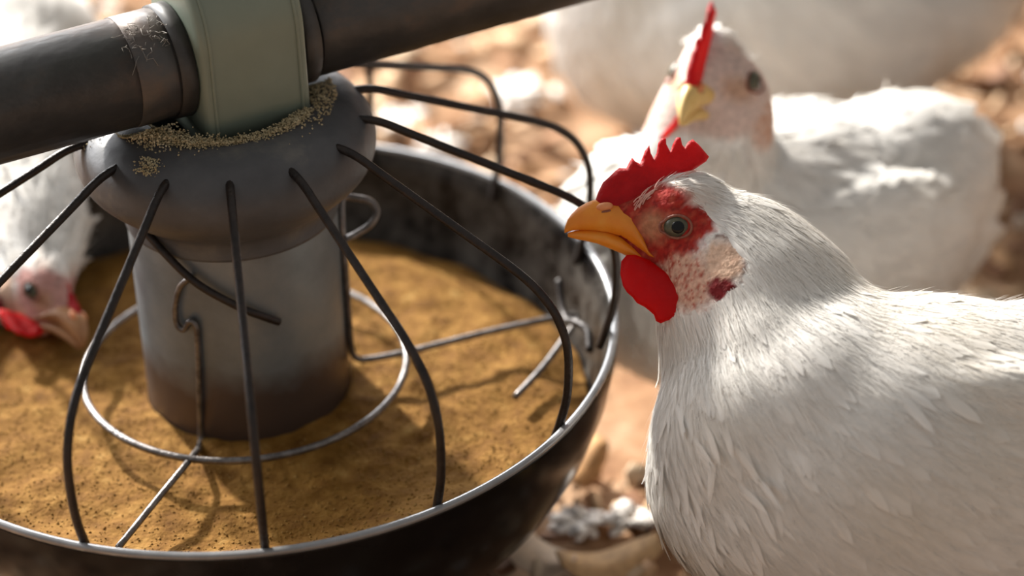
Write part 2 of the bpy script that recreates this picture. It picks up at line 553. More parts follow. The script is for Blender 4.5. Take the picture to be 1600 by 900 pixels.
# looped stay on the right: loop, down along the tube, out to the pan wall and back
loop_z = .056
rod('looped_stay', [Vector((.0493, -.0035, .0465)), Vector((.0545, -.0005, .0475)), Vector((.0610, .0015, .0510)), Vector((.0640, .0035, .0560)), Vector((.0615, .0055, .0605)), Vector((.0550, .0060, .0625)), Vector((.0490, .0050, .0630)),
                    Vector((.0484, .0000, .0550)), Vector((.0485, -.0020, .0400)), Vector((.0485, -.0030, .0100)), Vector((.0487, -.0030, -.0120)), Vector((.0510, -.0025, -.0185)), Vector((.0570, -.0005, -.0205)),
                    Vector((.0750, .0045, -.0205)), Vector((.1150, .0200, -.0205)), Vector((.1500, .0330, -.0220)), Vector((.1535, .0310, -.0235)), Vector((.1500, .0230, -.0245)), Vector((.1370, -.0040, -.0255)), Vector((.1235, -.0265, -.0265))], .0016, M['bright_wire'], 7)
rod('straight_pin', [cyl(200, 325, .0505), cyl(232, 367, .0505), cyl(300, 437, .0512), cyl(370, 478, .0512), cyl(410, 494, .0508), cyl(436, 503, .0500)], .0018, M['wire'])
# bent clip on the inner wall near the right rim
rod('wall_clip', [Vector((.146, .040, -.006)), Vector((.147, .030, -.014)), Vector((.149, .020, -.016)), Vector((.153, .012, -.012)), Vector((.158, .004, -.012)), Vector((.1585, -.006, -.016))], .0018, M['wire'])

# saddle that hangs the feeder on the pipe
mb = MB(); rings = []
def arch(s, g, zb=.1085, n=20, half=.0275):
    h = half + g
    pts = [st(s, h, zb), st(s, h, zb + .016)]
    for k in range(n + 1):
        a = math.pi * k / n
        pts.append(st(s, h * math.cos(a), PZ + .012 + (h + .004) * math.sin(a)))
    pts += [st(s, -h, zb + .016), st(s, -h, zb)]
    return pts
for s, g in ((-.0185, -.0035), (-.0175, -.0008), (-.0160, .0004), (-.0140, 0), (.0000, .0004), (.0150, .0004), (.0268, 0), (.0285, .0003), (.0298, -.0008), (.0305, -.003)):
    rings.append(arch(s, g))
mb.loft(rings)
sad = mb.build('saddle', M['saddle'], feeder)
for s in (-.0138, .0262):
    mb = MB(); mb.loft([arch(s - .0008, .0002), arch(s - .0004, .0011), arch(s + .0004, .0011), arch(s + .0008, .0002)])
    mb.build('rib', M['saddle'], sad)

# dusty mash caught on the hood
def dust_patch(ang, r0, r1, wid, n, z0, amp):
    mb = MB()
    for i in range(n):
        a = math.radians(ang) + random.gauss(0, wid); r = random.uniform(r0, r1)
        zz = float(np.interp(r, [.036, .0425, .049, .0575, .064, .0662], [.1170, .1172, .1163, .1130, .106, .097]))
        c = Vector((r * math.cos(a), r * math.sin(a), zz + random.uniform(-.0006, amp)))
        s = random.uniform(.0003, .0008)
        tt = abs(c.dot(PE))
        if tt < .0262: c.z = min(c.z, PZ - math.sqrt(.0262 ** 2 - tt * tt) - .0010)
        if -.0195 < c.dot(PD) < .0315 and tt < .029: continue
        q = Matrix.Rotation(random.uniform(0, 6.28), 3, Vector((random.random(), random.random(), random.random() + .1)).normalized())
        vs = [c + q @ Vector(v) * s for v in ((1, 0, 0), (-1, 0, 0), (0, .8, 0), (0, -.8, 0), (0, 0, .7), (0, 0, -.7))]
        mb.add(vs, [(0, 2, 4), (2, 1, 4), (1, 3, 4), (3, 0, 4), (2, 0, 5), (1, 2, 5), (3, 1, 5), (0, 3, 5)])
    return mb
mb = MB()
for ang, r0, r1, wid, n, amp in ((-147, .034, .050, .26, 1900, .0075), (-170, .050, .063, .10, 700, .0025), (-119, .053, .060, .05, 160, .0014), (-95, .036, .041, .5, 1100, .0018), (-35, .036, .043, .22, 500, .0025), (5, .038, .050, .3, 500, .003), (-120, .036, .044, .3, 900, .004)):
    d = dust_patch(ang, r0, r1, wid, int(n * 1.7), 0, amp); mb.add(d.v, d.f)
o = mb.build('mash_dust', M['dust'], feeder, smooth=False); o['kind'] = 'stuff'

# the mash in the pan
def feed_h(r, a):
    x, y = r * math.cos(a), r * math.sin(a)
    edge = max(0, (r - .12) / .045)
    side = .5 + .5 * math.cos(a - math.radians(40))
    return -.034 + .004 * (1 - r / .16) - .020 * side * edge ** 1.5 + .012 * max(0, math.cos(a - math.radians(-45))) * edge + .005 * max(0, math.cos(a - math.radians(-110))) * edge + .0022 * noise.noise(Vector((x * 45, y * 45, 1))) + .0010 * noise.noise(Vector((x * 130, y * 130, 2)))
nr, na = 70, 240
V = []; F = []
for i in range(nr):
    r = .0474 + (.1610 - .0474) * i / (nr - 1)
    for k in range(na):
        a = 2 * math.pi * k / na
        h = feed_h(r, a)
        lim = float(np.interp(h, [-.084, -.065, -.046, -.027, -.011, -.004], [.130, .1455, .1565, .1635, .1660, .1672]))
        rr = min(r, lim - .0008)
        V.append((rr * math.cos(a), rr * math.sin(a), h))
for i in range(nr - 1):
    for k in range(na):
        F.append((i * na + k, (i + 1) * na + k, (i + 1) * na + (k + 1) % na, i * na + (k + 1) % na))
feed = link('feed_mash', raw_mesh('feed_mash', V, F), M['feed'])
tag(feed, 'ochre yellow feed mash filling the black pan around the tube', 'feed', None, 'stuff')
nC = 9000
RMAX = .157
r = np.sqrt(rng.uniform(.048 ** 2, .157 ** 2, nC)); a = rng.uniform(0, 2 * np.pi, nC)
cz = np.array([feed_h(r[i], a[i]) for i in range(nC)]); r = np.minimum(r, np.interp(cz, [-.084, -.065, -.046, -.027, -.011, -.004], [.130, .1455, .1565, .1635, .1660, .1672]) - .002 - rng.uniform(0, .01, nC))
cz = np.array([feed_h(r[i], a[i]) for i in range(nC)]); s = rng.uniform(.0003, .0009, nC)
base = np.array([(1, 0, 0), (-1, 0, 0), (0, 1, 0), (0, -1, 0), (0, 0, 1), (0, 0, -1)], float)
ang = rng.uniform(0, 6.28, nC)
bx = base[None] * s[:, None, None] * rng.uniform(.5, 1.2, (nC, 1, 3))
rot = np.stack([np.cos(ang)[:, None] * bx[..., 0] - np.sin(ang)[:, None] * bx[..., 1], np.sin(ang)[:, None] * bx[..., 0] + np.cos(ang)[:, None] * bx[..., 1], bx[..., 2]], -1)
V = (rot + np.stack([r * np.cos(a), r * np.sin(a), cz], -1)[:, None]).reshape(-1, 3)
fb = np.array([(0, 2, 4), (2, 1, 4), (1, 3, 4), (3, 0, 4), (2, 0, 5), (1, 2, 5), (3, 1, 5), (0, 3, 5)])
F = (fb[None] + 6 * np.arange(nC)[:, None, None]).reshape(-1, 3)
cr = link('feed_crumbs', raw_mesh('feed_crumbs', V, F), M['crumb'], feed, smooth=False)
cr['kind'] = 'stuff'

# ------------------------------------------------------------------ the feed pipe
pipe = empty('feed_pipe', st(0, 0, PZ), 'horizontal grey metal feed pipe running through the saddle above the feeder', 'pipe')
mb = MB()
mb.loft([circ(-1.2, .0237), circ(-.0225, .0237), circ(-.0222, .0222)])
mb.build('pipe_length', M['pipe'], pipe)
mb = MB()
mb.loft([circ(.0400, .0222), circ(.0403, .0237), circ(1.4, .0237)])
mb.build('pipe_length', M['pipe'], pipe)
mb = MB(); mb.loft([circ(-.0440, .0236), circ(-.0438, .0241), circ(-.0272, .0241), circ(-.0268, .0236)])
mb.build('coupling_sleeve', M['pipe'], pipe)
mb = MB(); mb.loft([circ(-.0262, .0215), circ(-.0258, .0250), circ(-.0192, .0252), circ(-.0188, .0215)])
mb.build('gasket', M['gasket'], pipe)
mb = MB(); mb.loft([circ(.0312, .0225), circ(.0314, .0254), circ(.0385, .0254), circ(.0390, .0225)])
mb.build('gasket', M['gasket'], pipe)
# cobweb lint hanging on the pipe end
mb = MB()
for i in range(45):
    c = st(random.uniform(-.046, -.028), random.uniform(.004, .020), 0); t_ = c.dot(PE)
    c.z = PZ + math.sqrt(max(.0245 ** 2 - t_ * t_, 0)) + .0003
    pts = [c]
    for q in range(4): pts.append(pts[-1] + Vector((random.gauss(0, .0016), random.gauss(-.0006, .0014), random.gauss(-.0002, .0012))))
    mb.tube(pts, .00012, 4)
o = mb.build('lint', M['lint'], pipe); o['kind'] = 'stuff'


# ------------------------------------------------------------------ hens
def inflate(outline, thick, spacing, sub=0, edge=.3):
    """closed plate from a 2D outline (mm): rounded edge, thickness falling to the rim. returns verts (u,v,w), tris"""
    if sub:
        pts = spline([(x, y, 0) for x, y in outline] + [(*outline[0], 0)], sub)[:-1]
        ol = [Vector((p.x, p.y)) for p in pts]
    else:
        ol = [Vector(p) for p in outline]
    n = len(ol)
    A = np.array([tuple(p) for p in ol]); B = np.roll(A, -1, 0)
    def dist(q):
        d = B - A; t = np.clip(((q - A) * d).sum(1) / (d * d).sum(1), 0, 1)
        return np.hypot(*(A + d * t[:, None] - q).T).min()
    def inside(q):
        c = ((A[:, 1] > q[1]) != (B[:, 1] > q[1])) & (q[0] < (B[:, 0] - A[:, 0]) * (q[1] - A[:, 1]) / (B[:, 1] - A[:, 1] + 1e-12) + A[:, 0])
        return c.sum() % 2 == 1
    lo, hi = A.min(0), A.max(0)
    grid = []
    for j, y in enumerate(np.arange(lo[1], hi[1], spacing)):
        for x in np.arange(lo[0] + (j % 2) * spacing / 2, hi[0], spacing):
            q = np.array((x, y))
            if inside(q) and dist(q) > spacing * .45: grid.append(Vector((x, y)))
    vs, es, fs, *_ = delaunay_2d_cdt(ol + grid, [(i, (i + 1) % n) for i in range(n)], [], 1, 1e-6)
    vs = [np.array(tuple(v)) for v in vs]
    D = np.array([dist(v) for v in vs]); D[D < 1e-4] = 0
    T = np.array([(thick(v) if callable(thick) else thick) for v in vs])
    R = T * edge * 4
    h = T * np.sqrt(np.clip(1 - (1 - np.clip(D / R, 0, 1)) ** 2, 0, 1))
    V = []; top = []; bot = []
    for v, d, hh in zip(vs, D, h):
        top.append(len(V)); V.append((v[0], v[1], hh))
        if d == 0: bot.append(top[-1])
        else: bot.append(len(V)); V.append((v[0], v[1], -hh))
    F = []
    for f in fs:
        F.append(tuple(top[i] for i in f)); F.append(tuple(bot[i] for i in f)[::-1])
    return V, F


MM = .2675   # mm of the hen per photo pixel at the head


def q2(x, y): return ((1055 - x) * MM, (350 - y) * MM)


COMB = [q2(*p) for p in [(929, 320), (930, 307), (935, 294), (943, 279), (954, 270), (963, 262), (970, 257), (981, 258), (986, 249), (991, 241.5), (996, 248), (1003, 252), (1007, 244), (1012, 232), (1019, 223), (1021, 236), (1025, 245),
                         (1030, 237), (1033, 221), (1039, 213), (1046, 214), (1046, 223), (1052, 235), (1056, 224), (1062, 213), (1069, 213), (1071, 225), (1075, 230), (1080, 221), (1088, 217), (1098, 227), (1113, 246), (1108, 253), (1090, 264), (1066, 280), (1041, 296), (1017, 318), (997, 335), (965, 340), (940, 332)]]
WATTLE = [q2(*p) for p in [(975, 392), (966, 402), (963, 420), (966, 438), (972, 448), (980, 455), (986, 464), (998, 471), (1006, 478), (1012, 484), (1015, 494), (1022, 498), (1032, 494), (1045, 491), (1058, 484), (1072, 474), (1062, 452), (1040, 425), (1010, 402), (990, 393)]]
HEAD_BLOBS = [((-6, 1.3, 0), (22, 21, 15.0)), ((13.5, 1.5, 0), (14.5, 11, 8.5)), ((20, 4.5, 0), (9, 8, 6.5)), ((3, 11, 0), (15, 8, 7)), ((6, -15, 0), (16, 10.5, 9.0)), ((13, -11, 0), (9, 6.5, 7)), ((-17, -13.5, 0), (13, 13, 14.5)), ((-16, -26, 0), (14, 14, 11)), ((0, -1, 5.5), (9.5, 8, 8.5)), ((0, -1, -5.5), (9.5, 8, 8.5)), ((-17, -15, 8), (8, 8, 8)), ((-17, -15, -8), (8, 8, 8))]


def uv_ellipsoid(mb, c, axes, radii, nu=24, nv=16):
    vs = []; fs = []
    for j in range(nv + 1):
        ph = math.pi * j / nv
        for i in range(nu):
            th = 2 * math.pi * i / nu
            l = (math.sin(ph) * math.cos(th) * radii[0], math.sin(ph) * math.sin(th) * radii[1], math.cos(ph) * radii[2])
            vs.append(Vector(c) + axes[0] * l[0] + axes[1] * l[1] + axes[2] * l[2])
    for j in range(nv):
        for i in range(nu):
            a, b = j * nu + i, j * nu + (i + 1) % nu
            fs.append((a, a + nu, b + nu, b))
    mb.add(vs, fs)


def voxel_union(blobs, size, smooth):
    mb = MB()
    for c, axes, radii in blobs:
        uv_ellipsoid(mb, c, axes, radii, 32, 22)
    me = bpy.data.meshes.new('tmp'); me.from_pydata(mb.v, [], mb.f)
    bm = bmesh.new(); bm.from_mesh(me); bmesh.ops.remove_doubles(bm, verts=bm.verts, dist=1e-6); bm.to_mesh(me); bm.free()
    o = bpy.data.objects.new('tmp', me); COL.objects.link(o)
    md = o.modifiers.new('r', 'REMESH'); md.mode = 'VOXEL'; md.voxel_size = size
    dg = bpy.context.evaluated_depsgraph_get()
    out = bpy.data.meshes.new_from_object(o.evaluated_get(dg))
    bpy.data.objects.remove(o); bpy.data.meshes.remove(me)
    n = len(out.vertices)
    V = np.empty(n * 3, np.float32); out.vertices.foreach_get('co', V); V = V.reshape(-1, 3).astype(float)
    E = np.empty(len(out.edges) * 2, np.int32); out.edges.foreach_get('vertices', E); E = E.reshape(-1, 2)
    deg = np.bincount(E.ravel(), minlength=n)[:, None].clip(1)
    def lap(V):
        S = np.zeros_like(V)
        for k in range(3):
            S[:, k] = np.bincount(E[:, 0], V[E[:, 1], k], n) + np.bincount(E[:, 1], V[E[:, 0], k], n)
        return S / deg
    for i in range(smooth):
        V = V + .6 * (lap(V) - V)
        V = V - .45 * (lap(V) - V)   # shrink-free smoothing
    for i in range(max(4, smooth // 8)):
        V = V + .5 * (lap(V) - V)
    out.vertices.foreach_set('co', V.astype(np.float32).ravel())
    out.update()
    return out, V


WHITE = np.array((.83, .805, .765))


def face_tint(V, H):
    """skin colours of the head, in the head's own frame (mm). returns colour, bare-skin amount"""
    d = (V - np.array(H['o'])) / H['s'] * 1000
    u = d @ np.array(H['u']); v = d @ np.array(H['v']); w = d @ np.array(H['w'])
    def g(cu, cv, ru, rv, soft=.35):
        r = np.sqrt(((u - cu) / ru) ** 2 + ((v - cv) / rv) ** 2)
        return np.clip((1 - r) / soft + .5, 0, 1)
    near = (np.abs(w) < 34) & (u > -45) & (u < 60) & (np.abs(v) < 55)
    nz = np.array([noise.noise(Vector((a * .35, b * .35, c * .35))) if k else 0 for a, b, c, k in zip(u, v, w, near)])
    wr = np.array([noise.noise(Vector((a * .25 + b * .75, b * .5 - a * 1.0, c * .3))) if k else 0 for a, b, c, k in zip(u, v, w, near)])
    u = u + nz * 1.5; v = v + nz * 1.5
    red = np.maximum.reduce([g(16, 2, 14, 12), g(22, 6, 10, 9), g(-5, 1.5, 10.5, 7.5, .3), g(10, 11, 16, 7), g(13, -9, 11, 8), g(0, -5, 10, 6.5), g(18, -14, 9, 7)])
    pale = g(10, .5, 6, 6, .9) * .7
    cheek = np.maximum(g(-1, -22, 14, 12, .6), g(3, -15, 14, 7, .8))
    lobe = g(-18, -14, 8.5, 8.5, .5)
    ring = np.clip(1 - np.abs(np.sqrt(((u + 17.5) / 9.0) ** 2 + ((v + 15.5) / 11.5) ** 2) - 1) / .13, 0, 1) * (u < -15) * (v > -24) * .9
    spot = g(-16.5, -25.0, 6.2, 5.0, .25)
    col = np.tile(WHITE, (len(V), 1))
    def mix(c, m):
        nonlocal col
        col = col * (1 - m[:, None]) + np.array(c) * m[:, None]
    k = H.get('red', 1.0)
    flesh = lambda c: tuple(np.array(c) * k + np.array((.73, .62, .55)) * (1 - k))
    mix((.60, .36, .26), np.maximum(cheek, g(2, 13, 15, 6, .8) * .6))
    mix(flesh((.36, .06, .035)), cheek * np.clip(wr * 3.0 - .15, 0, 1))
    mix(flesh((.36, .020, .013)), red)
    mix(flesh((.46, .09, .05)), red * np.clip(nz * 1.6, 0, .7))
    mix(flesh((.20, .012, .010)), red * np.clip(wr * 2.6 - .4, 0, .8))
    mix((.50, .27, .15), pale)
    mix((.64, .43, .31), lobe)
    mix((.50, .27, .18), lobe * np.clip(nz * 1.4 - .2, 0, .4))
    mix((.15, .06, .04), ring)
    mix((.17, .010, .012), spot)
    bare = np.clip(np.maximum.reduce([red * 1.1, lobe, spot, ring, cheek * .75]), 0, 1)
    col[~near] = WHITE; bare[~near] = 0
    return col, bare, (u, v, w, near)


def make_plumage(name, root, bvh, V, Nn, tint, bare, spine, count, kind, lenf, widf, lift, rows, seed, polys=None, where=None, jitter=.25, shade=(.90, 1.04)):
    """feathers lying on the body, as ribbons that follow the surface; one joined mesh"""
    g = np.random.default_rng(seed)
    n = len(V)
    ok = np.where((bare < .25) & (where(V, Nn) if where else True))[0]
    idx = g.choice(ok, count)
    p0 = V[idx]; nn = Nn[idx]
    S = np.array([tuple(s) for s in spine]); T = np.gradient(S, axis=0); T /= np.linalg.norm(T, axis=1)[:, None]
    d2 = ((p0[:, None] - S[None]) ** 2).sum(2)
    w = 1 / (d2 + 1e-4) ** 2; w /= w.sum(1)[:, None]
    t = w @ T
    pos = w @ np.arange(len(S)) / (len(S) - 1)           # 0 at head, 1 at tail
    t = t / np.linalg.norm(t, axis=1)[:, None] + np.array((0, 0, -.38)) * np.clip(pos * 3, 0, 1)[:, None]
    t = t - nn * (t * nn).sum(1)[:, None]
    t /= np.linalg.norm(t, axis=1)[:, None] + 1e-9
    b = np.cross(nn, t)
    ja = g.normal(0, jitter, count)
    t, b = t * np.cos(ja)[:, None] + b * np.sin(ja)[:, None], b * np.cos(ja)[:, None] - t * np.sin(ja)[:, None]
    p0 = p0 + t * g.uniform(-.002, .002, count)[:, None] + b * g.uniform(-.002, .002, count)[:, None]
    L = np.interp(pos, *lenf) * g.uniform(.7, 1.2, count)
    W = np.interp(pos, *widf) * g.uniform(.8, 1.2, count)
    lf = lift * g.uniform(.3, 1.5, count) * (1 + (g.random(count) < .06) * 1.6)
    fn = bvh.find_nearest
    keep = np.ones(count, bool)
    for tt in (.55, 1.0):
        q = p0 + t * (L * tt)[:, None]
        for i in range(count):
            if keep[i] and pos[i] < .45 and bare[polys[fn(q[i])[2]]] > .3: keep[i] = False
    p0, t, b, L, W, lf, idx = p0[keep], t[keep], b[keep], L[keep], W[keep], lf[keep], idx[keep]; count = len(p0)
    ts = np.linspace(0, 1, rows)
    wprof = np.interp(ts, [0, .25, .55, .8, 1], [.45, .9, 1, .72, .08]) if kind == 'card' else np.interp(ts, [0, .5, 1], [1, .9, .15])
    cols = 3 if kind == 'card' else 2
    VV = np.empty((count, rows, cols, 3)); NN = np.empty((count, rows, cols, 3))
    for r_, tt in enumerate(ts):
        q = p0 + t * (L * tt)[:, None]
        c = np.empty((count, 3)); m = np.empty((count, 3))
        for i in range(count):
            co, no, *_ = fn(q[i])
            c[i] = co; m[i] = no
        off = (lf * tt ** 1.3 + .0003)
        c = c + m * off[:, None]
        bb = b - m * (b * m).sum(1)[:, None]; bb /= np.linalg.norm(bb, axis=1)[:, None] + 1e-9
        hw = (W * wprof[r_])[:, None] * .5
        if kind == 'card':
            VV[:, r_, 0] = c - bb * hw - m * hw * .16; VV[:, r_, 1] = c + m * .0002; VV[:, r_, 2] = c + bb * hw - m * hw * .16
            NN[:, r_, 0] = m - bb * .22; NN[:, r_, 1] = m; NN[:, r_, 2] = m + bb * .22
        else:
            VV[:, r_, 0] = c - bb * hw; VV[:, r_, 1] = c + bb * hw
            NN[:, r_, 0] = m - bb * .1; NN[:, r_, 1] = m + bb * .1
    per = rows * cols
    f = []
    for r_ in range(rows - 1):
        for c_ in range(cols - 1):
            a = r_ * cols + c_
            f.append((a, a + cols, a + cols + 1, a + 1))   # t x b winding -> outward
    f = np.array(f)
    F = (f[None] + per * np.arange(count)[:, None, None]).reshape(-1, 4)
    me = raw_mesh(name, VV.reshape(-1, 3), F)
    stain = np.array([max(0, noise.noise(Vector(p) * 22) * 1.2 + .1) for p in p0])[:, None]
    wht = WHITE * (1 - stain * np.array((.05, .09, .16)))
    tc = np.minimum(1, (tint[idx] * .35 + wht * .65) * g.uniform(*shade, count)[:, None])
    set_tint(me, np.repeat(tc, per, 0))
    NN /= np.linalg.norm(NN, axis=-1)[..., None]
    o = link(name, me, M['feather'], root)
    me.normals_split_custom_set_from_vertices(NN.reshape(-1, 3).tolist())
    o['kind'] = 'stuff'
    return o


def head_parts(root, H, bvh):
    o = Vector(H['o']); s = H['s'] / 1000
    X = Matrix((H['u'], H['v'], H['w'])).transposed() * s
    xf = Matrix.Translation(o) @ X.to_4x4()
    wv = Vector(H['w'])
    def surf(u, v, sg):
        q = o + (Vector(H['u']) * u + Vector(H['v']) * v) * s
        hit = bvh.ray_cast(q + wv * sg * s * 40, -wv * sg)
        return ((hit[0] - q).dot(wv) / s * sg) if hit[0] else 12.0
    def put(name, V, F, mat, parent=root):
        mb = MB(); mb.add(V, F)
        return mb.build(name, mat, parent, True, xf)
    ct = lambda p: float(np.interp(p[1], [8, 18, 30, 37], [3.2, 2.2, 1.3, .9]))
    V, F = inflate(COMB, ct, 1.1)
    k_ = H.get('comb', 1.0); V = [(a, 12 + (b - 12) * k_ - (3 if k_ < 1 else 0), c) for a, b, c in V]
    bend = blob_fn(H.get('seed', 1), .06)
    V = [(a, b, c + 1.5 * bend((a, b, 0)) * max(0, b - 14) / 10 + .25 * noise.noise(Vector((a * .7, b * .7, c)))) for a, b, c in V]
    put('comb', V, F, M['comb'])
    gt = random.Random(11)
    if H.get('tuft'):
        for sg in (1, -1):
            mb = MB()
            for i in range(75):
                t = gt.random(); u0, v0 = 17 - 22 * t + gt.gauss(0, 1.2), 8 + 11 * t + gt.gauss(0, 1.2)
                L = gt.uniform(5, 11) * (1 - .3 * t); an = math.radians(112 + 30 * t + gt.gauss(0, 14))
                w0 = 3.2 * sg; pts = []
                for q in range(5):
                    f_ = q / 4
                    pts.append((u0 + math.cos(an + f_ * .5) * L * f_, v0 + math.sin(an + f_ * .5) * L * f_, (4.6 + 2.0 * (1 - t) * (1 - f_) + .6 * math.sin(f_ * 3)) * sg))
                mb.tube(pts, [.26, .24, .2, .15, .05], 5)
            o_ = mb.build('crest_bristles', M['tuft'], root, True, xf); o_['kind'] = 'stuff'
    for sg in (1, -1):
        V, F = inflate(WATTLE, 2.0, 1.3)
        V = [(a, b, (c + 9.0 + min(11, max(0, -b - 14) * .75) + .5 * noise.noise(Vector((a * .25, b * .25, 3))) + .3 * noise.noise(Vector((a * .8, b * .8, 5)))) * sg) for a, b, c in V]
        if sg < 0: V = [(a * .8, -10 + (b + 10) * .62, c) for a, b, c in V]
        kw = H.get('wattle', 1.0); V = [(a, -11 + (b + 11) * kw, c) for a, b, c in V]
        put('wattle', V, F, M['wattle'])
    # beak
    def mand(rows):
        mb = MB(); rings = []
        for x, yt, yb, hw in rows:
            u, vt = q2(x, yt); _, vb = q2(x, yb)
            ring = []
            for k in range(20):
                a = 2 * math.pi * k / 20
                cz, sz = math.cos(a), math.sin(a)
                v = (vt + vb) / 2 + (vt - vb) / 2 * sz
                ww = hw * math.copysign(abs(cz) ** .8, cz) * (1 - .38 * max(0, sz) ** 1.5)
                ring.append((u, v, ww))
            rings.append(ring)
        mb.loft(rings); return mb
    up = mand([(1018, 396, 400, 9.0), (1010, 384, 399, 9.4), (1000, 352, 393, 9.2), (985, 318, 380, 8.8), (968, 313, 366, 7.6), (948, 309, 359, 6.8), (930, 305, 355.5, 5.8), (915, 310, 353.5, 4.8), (902, 317, 352.8, 3.8), (892, 326, 353, 2.7), (885, 335, 354.5, 1.8), (880.5, 345, 356, 1.0), (879, 351, 356.5, .4)])
    ub = up.build('upper_beak', M[H.get('beak', 'beak')], root, True, xf)
    lo = mand([(1000, 388, 412, 7.2), (985, 377, 402, 7.0), (968, 364, 393, 6.6), (950, 357, 384.5, 5.6), (930, 353.5, 375.5, 4.5), (912, 352.5, 370.5, 3.5), (898, 353, 367, 2.5), (888, 355, 364, 1.5), (884, 357, 362.5, .7)])
    lo.build('lower_beak', M[H.get('beak', 'beak')], root, True, xf)
    for sg in (1, -1):
        mb = MB(); c = q2(944, 316)
        uv_ellipsoid(mb, (c[0], c[1], 4.4 * sg), [Vector((1, -.1, 0)), Vector((.1, 1, 0)), Vector((0, 0, 1))], (3.6, 1.9, 1.7), 16, 10)
        mb.build('nostril_flap', M['cere'], ub, True, xf)
        mb = MB(); uv_ellipsoid(mb, (c[0] - .3, c[1] - 2.0, 5.1 * sg), [Vector((1, -.15, 0)), Vector((.15, 1, 0)), Vector((0, 0, 1))], (2.4, .6, .9), 12, 8)
        mb.build('nostril', M['lid'], ub, True, xf)
        # eye
        ex = [Vector((1, 0, 0)), Vector((0, 1, 0)), Vector((0, 0, 1))]
        mb = MB(); e0 = surf(0, 0, sg); uv_ellipsoid(mb, (-.5, 0, (e0 - 2.4) * sg), ex, (6.2, 5.1, 4.2), 28, 18)
        eye = mb.build('eye', M['iris'], root, True, xf)
        mb = MB(); uv_ellipsoid(mb, (-.3, 0, (e0 + 1.0) * sg), ex, (2.9, 2.7, 1.05), 24, 14)
        mb.build('pupil', M['pupil'], eye, True, xf)
        mb = MB(); pts = []
        for k in range(33):
            a = 2 * math.pi * k / 32
            cu, cv = 6.0 * math.cos(a), 4.9 * math.sin(a) * (1.0 if math.sin(a) > 0 else .95)
            pts.append((cu + (1.2 if math.cos(a) > .9 else 0), cv, (surf(cu, cv, sg) + .25) * sg))
        mb.tube(pts, .6, 8, False)
        mb.build('eyelid', M['lid'], root, True, xf)


def feet(root, hip_pts, fwd, side, floor=FLOOR):
    for hp in hip_pts:
        hp = Vector(hp); zf = floor + floor_height(hp.x, hp.y) + .006
        hock = Vector((hp.x, hp.y, max(zf + .035, hp.z - .03))) - fwd * .014
        foot = Vector((hp.x, hp.y, zf + .004)) + fwd * .004
        mb = MB(); mb.tube(spline([hp, hp * .4 + hock * .6, hock, hock * .4 + foot * .6, foot], 4), [.013] * 4 + [.010] * 4 + [.0055] * 4 + [.005] * 5, 10)
        for a, L in ((0, .042), (.5, .036), (-.5, .036), (math.pi, .018)):
            d = fwd * math.cos(a) + side * math.sin(a)
            mb.tube(spline([foot, foot + d * L * .4 + Vector((0, 0, .002)), foot + d * L * .8 - Vector((0, 0, .002)), foot + d * L - Vector((0, 0, .004))], 3), [.0046] * 3 + [.004] * 3 + [.003] * 3 + [.001], 8)
        mb.build('leg', M['leg'], root)


def make_hen(loc, label, blobs, spine, H, voxel, smooth, plum, legs, fwd, side, seed, extra=()):
    root = empty('hen', loc, label, 'hen')
    hb = []
    if H:
        ax = [Vector(H['u']), Vector(H['v']), Vector(H['w'])]
        for c, r in HEAD_BLOBS:
            hb.append((Vector(H['o']) + (ax[0] * c[0] + ax[1] * c[1] + ax[2] * c[2]) * H['s'] / 1000, ax, [q * H['s'] / 1000 for q in r]))
    me, V = voxel_union(blobs + hb, voxel, smooth)
    me.name = 'body'
    if H:
        tint, bare, _ = face_tint(V, H)
    else:
        tint = np.tile(WHITE, (len(V), 1)); bare = np.zeros(len(V))
    Nn = np.empty(len(V) * 3, np.float32); me.vertices.foreach_get('normal', Nn); Nn = Nn.reshape(-1, 3).astype(float)
    # wrinkled, pimpled face skin
    if H:
        for i in np.where(bare > .15)[0]:
            q = Vector(V[i]) * 1000 / H['s']
            V[i] += Nn[i] * bare[i] * (.00035 * noise.noise(q * .45) + .00022 * noise.noise(q * 1.1))
        me.vertices.foreach_set('co', V.astype(np.float32).ravel()); me.update()
    set_tint(me, tint)
    link('body', me, M['hen_body'], root)
    bvh = BVHTree.FromPolygons([tuple(v) for v in V], [tuple(p.vertices) for p in me.polygons])
    first = [p.vertices[0] for p in me.polygons]
    for k, (nm, cnt, kind, lenf, widf, lift, rows, jit, shd) in enumerate(plum):
        make_plumage(nm, root, bvh, V, Nn, tint, bare, spine, cnt, kind, lenf, widf, lift, rows, seed * 10 + k, first, extra[k] if k < len(extra) else None, jit, shd)
    if H: head_parts(root, H, bvh)
    feet(root, legs, fwd, side)
    return root


def chain(pts, radii, axes, k=6, flat=.85):
    """overlapping ellipsoids along a neck"""
    ps = spline(pts, k); out = []
    for i, p in enumerate(ps):
        r = float(np.interp(i / (len(ps) - 1) * (len(pts) - 1), range(len(pts)), radii))
        fl = float(np.interp(i / (len(ps) - 1) * (len(pts) - 1), range(len(pts)), flat)) if isinstance(flat, list) else flat
        out.append((p, axes, (r, r * fl, r)))
    return out


ZU = Vector((0, 0, 1))

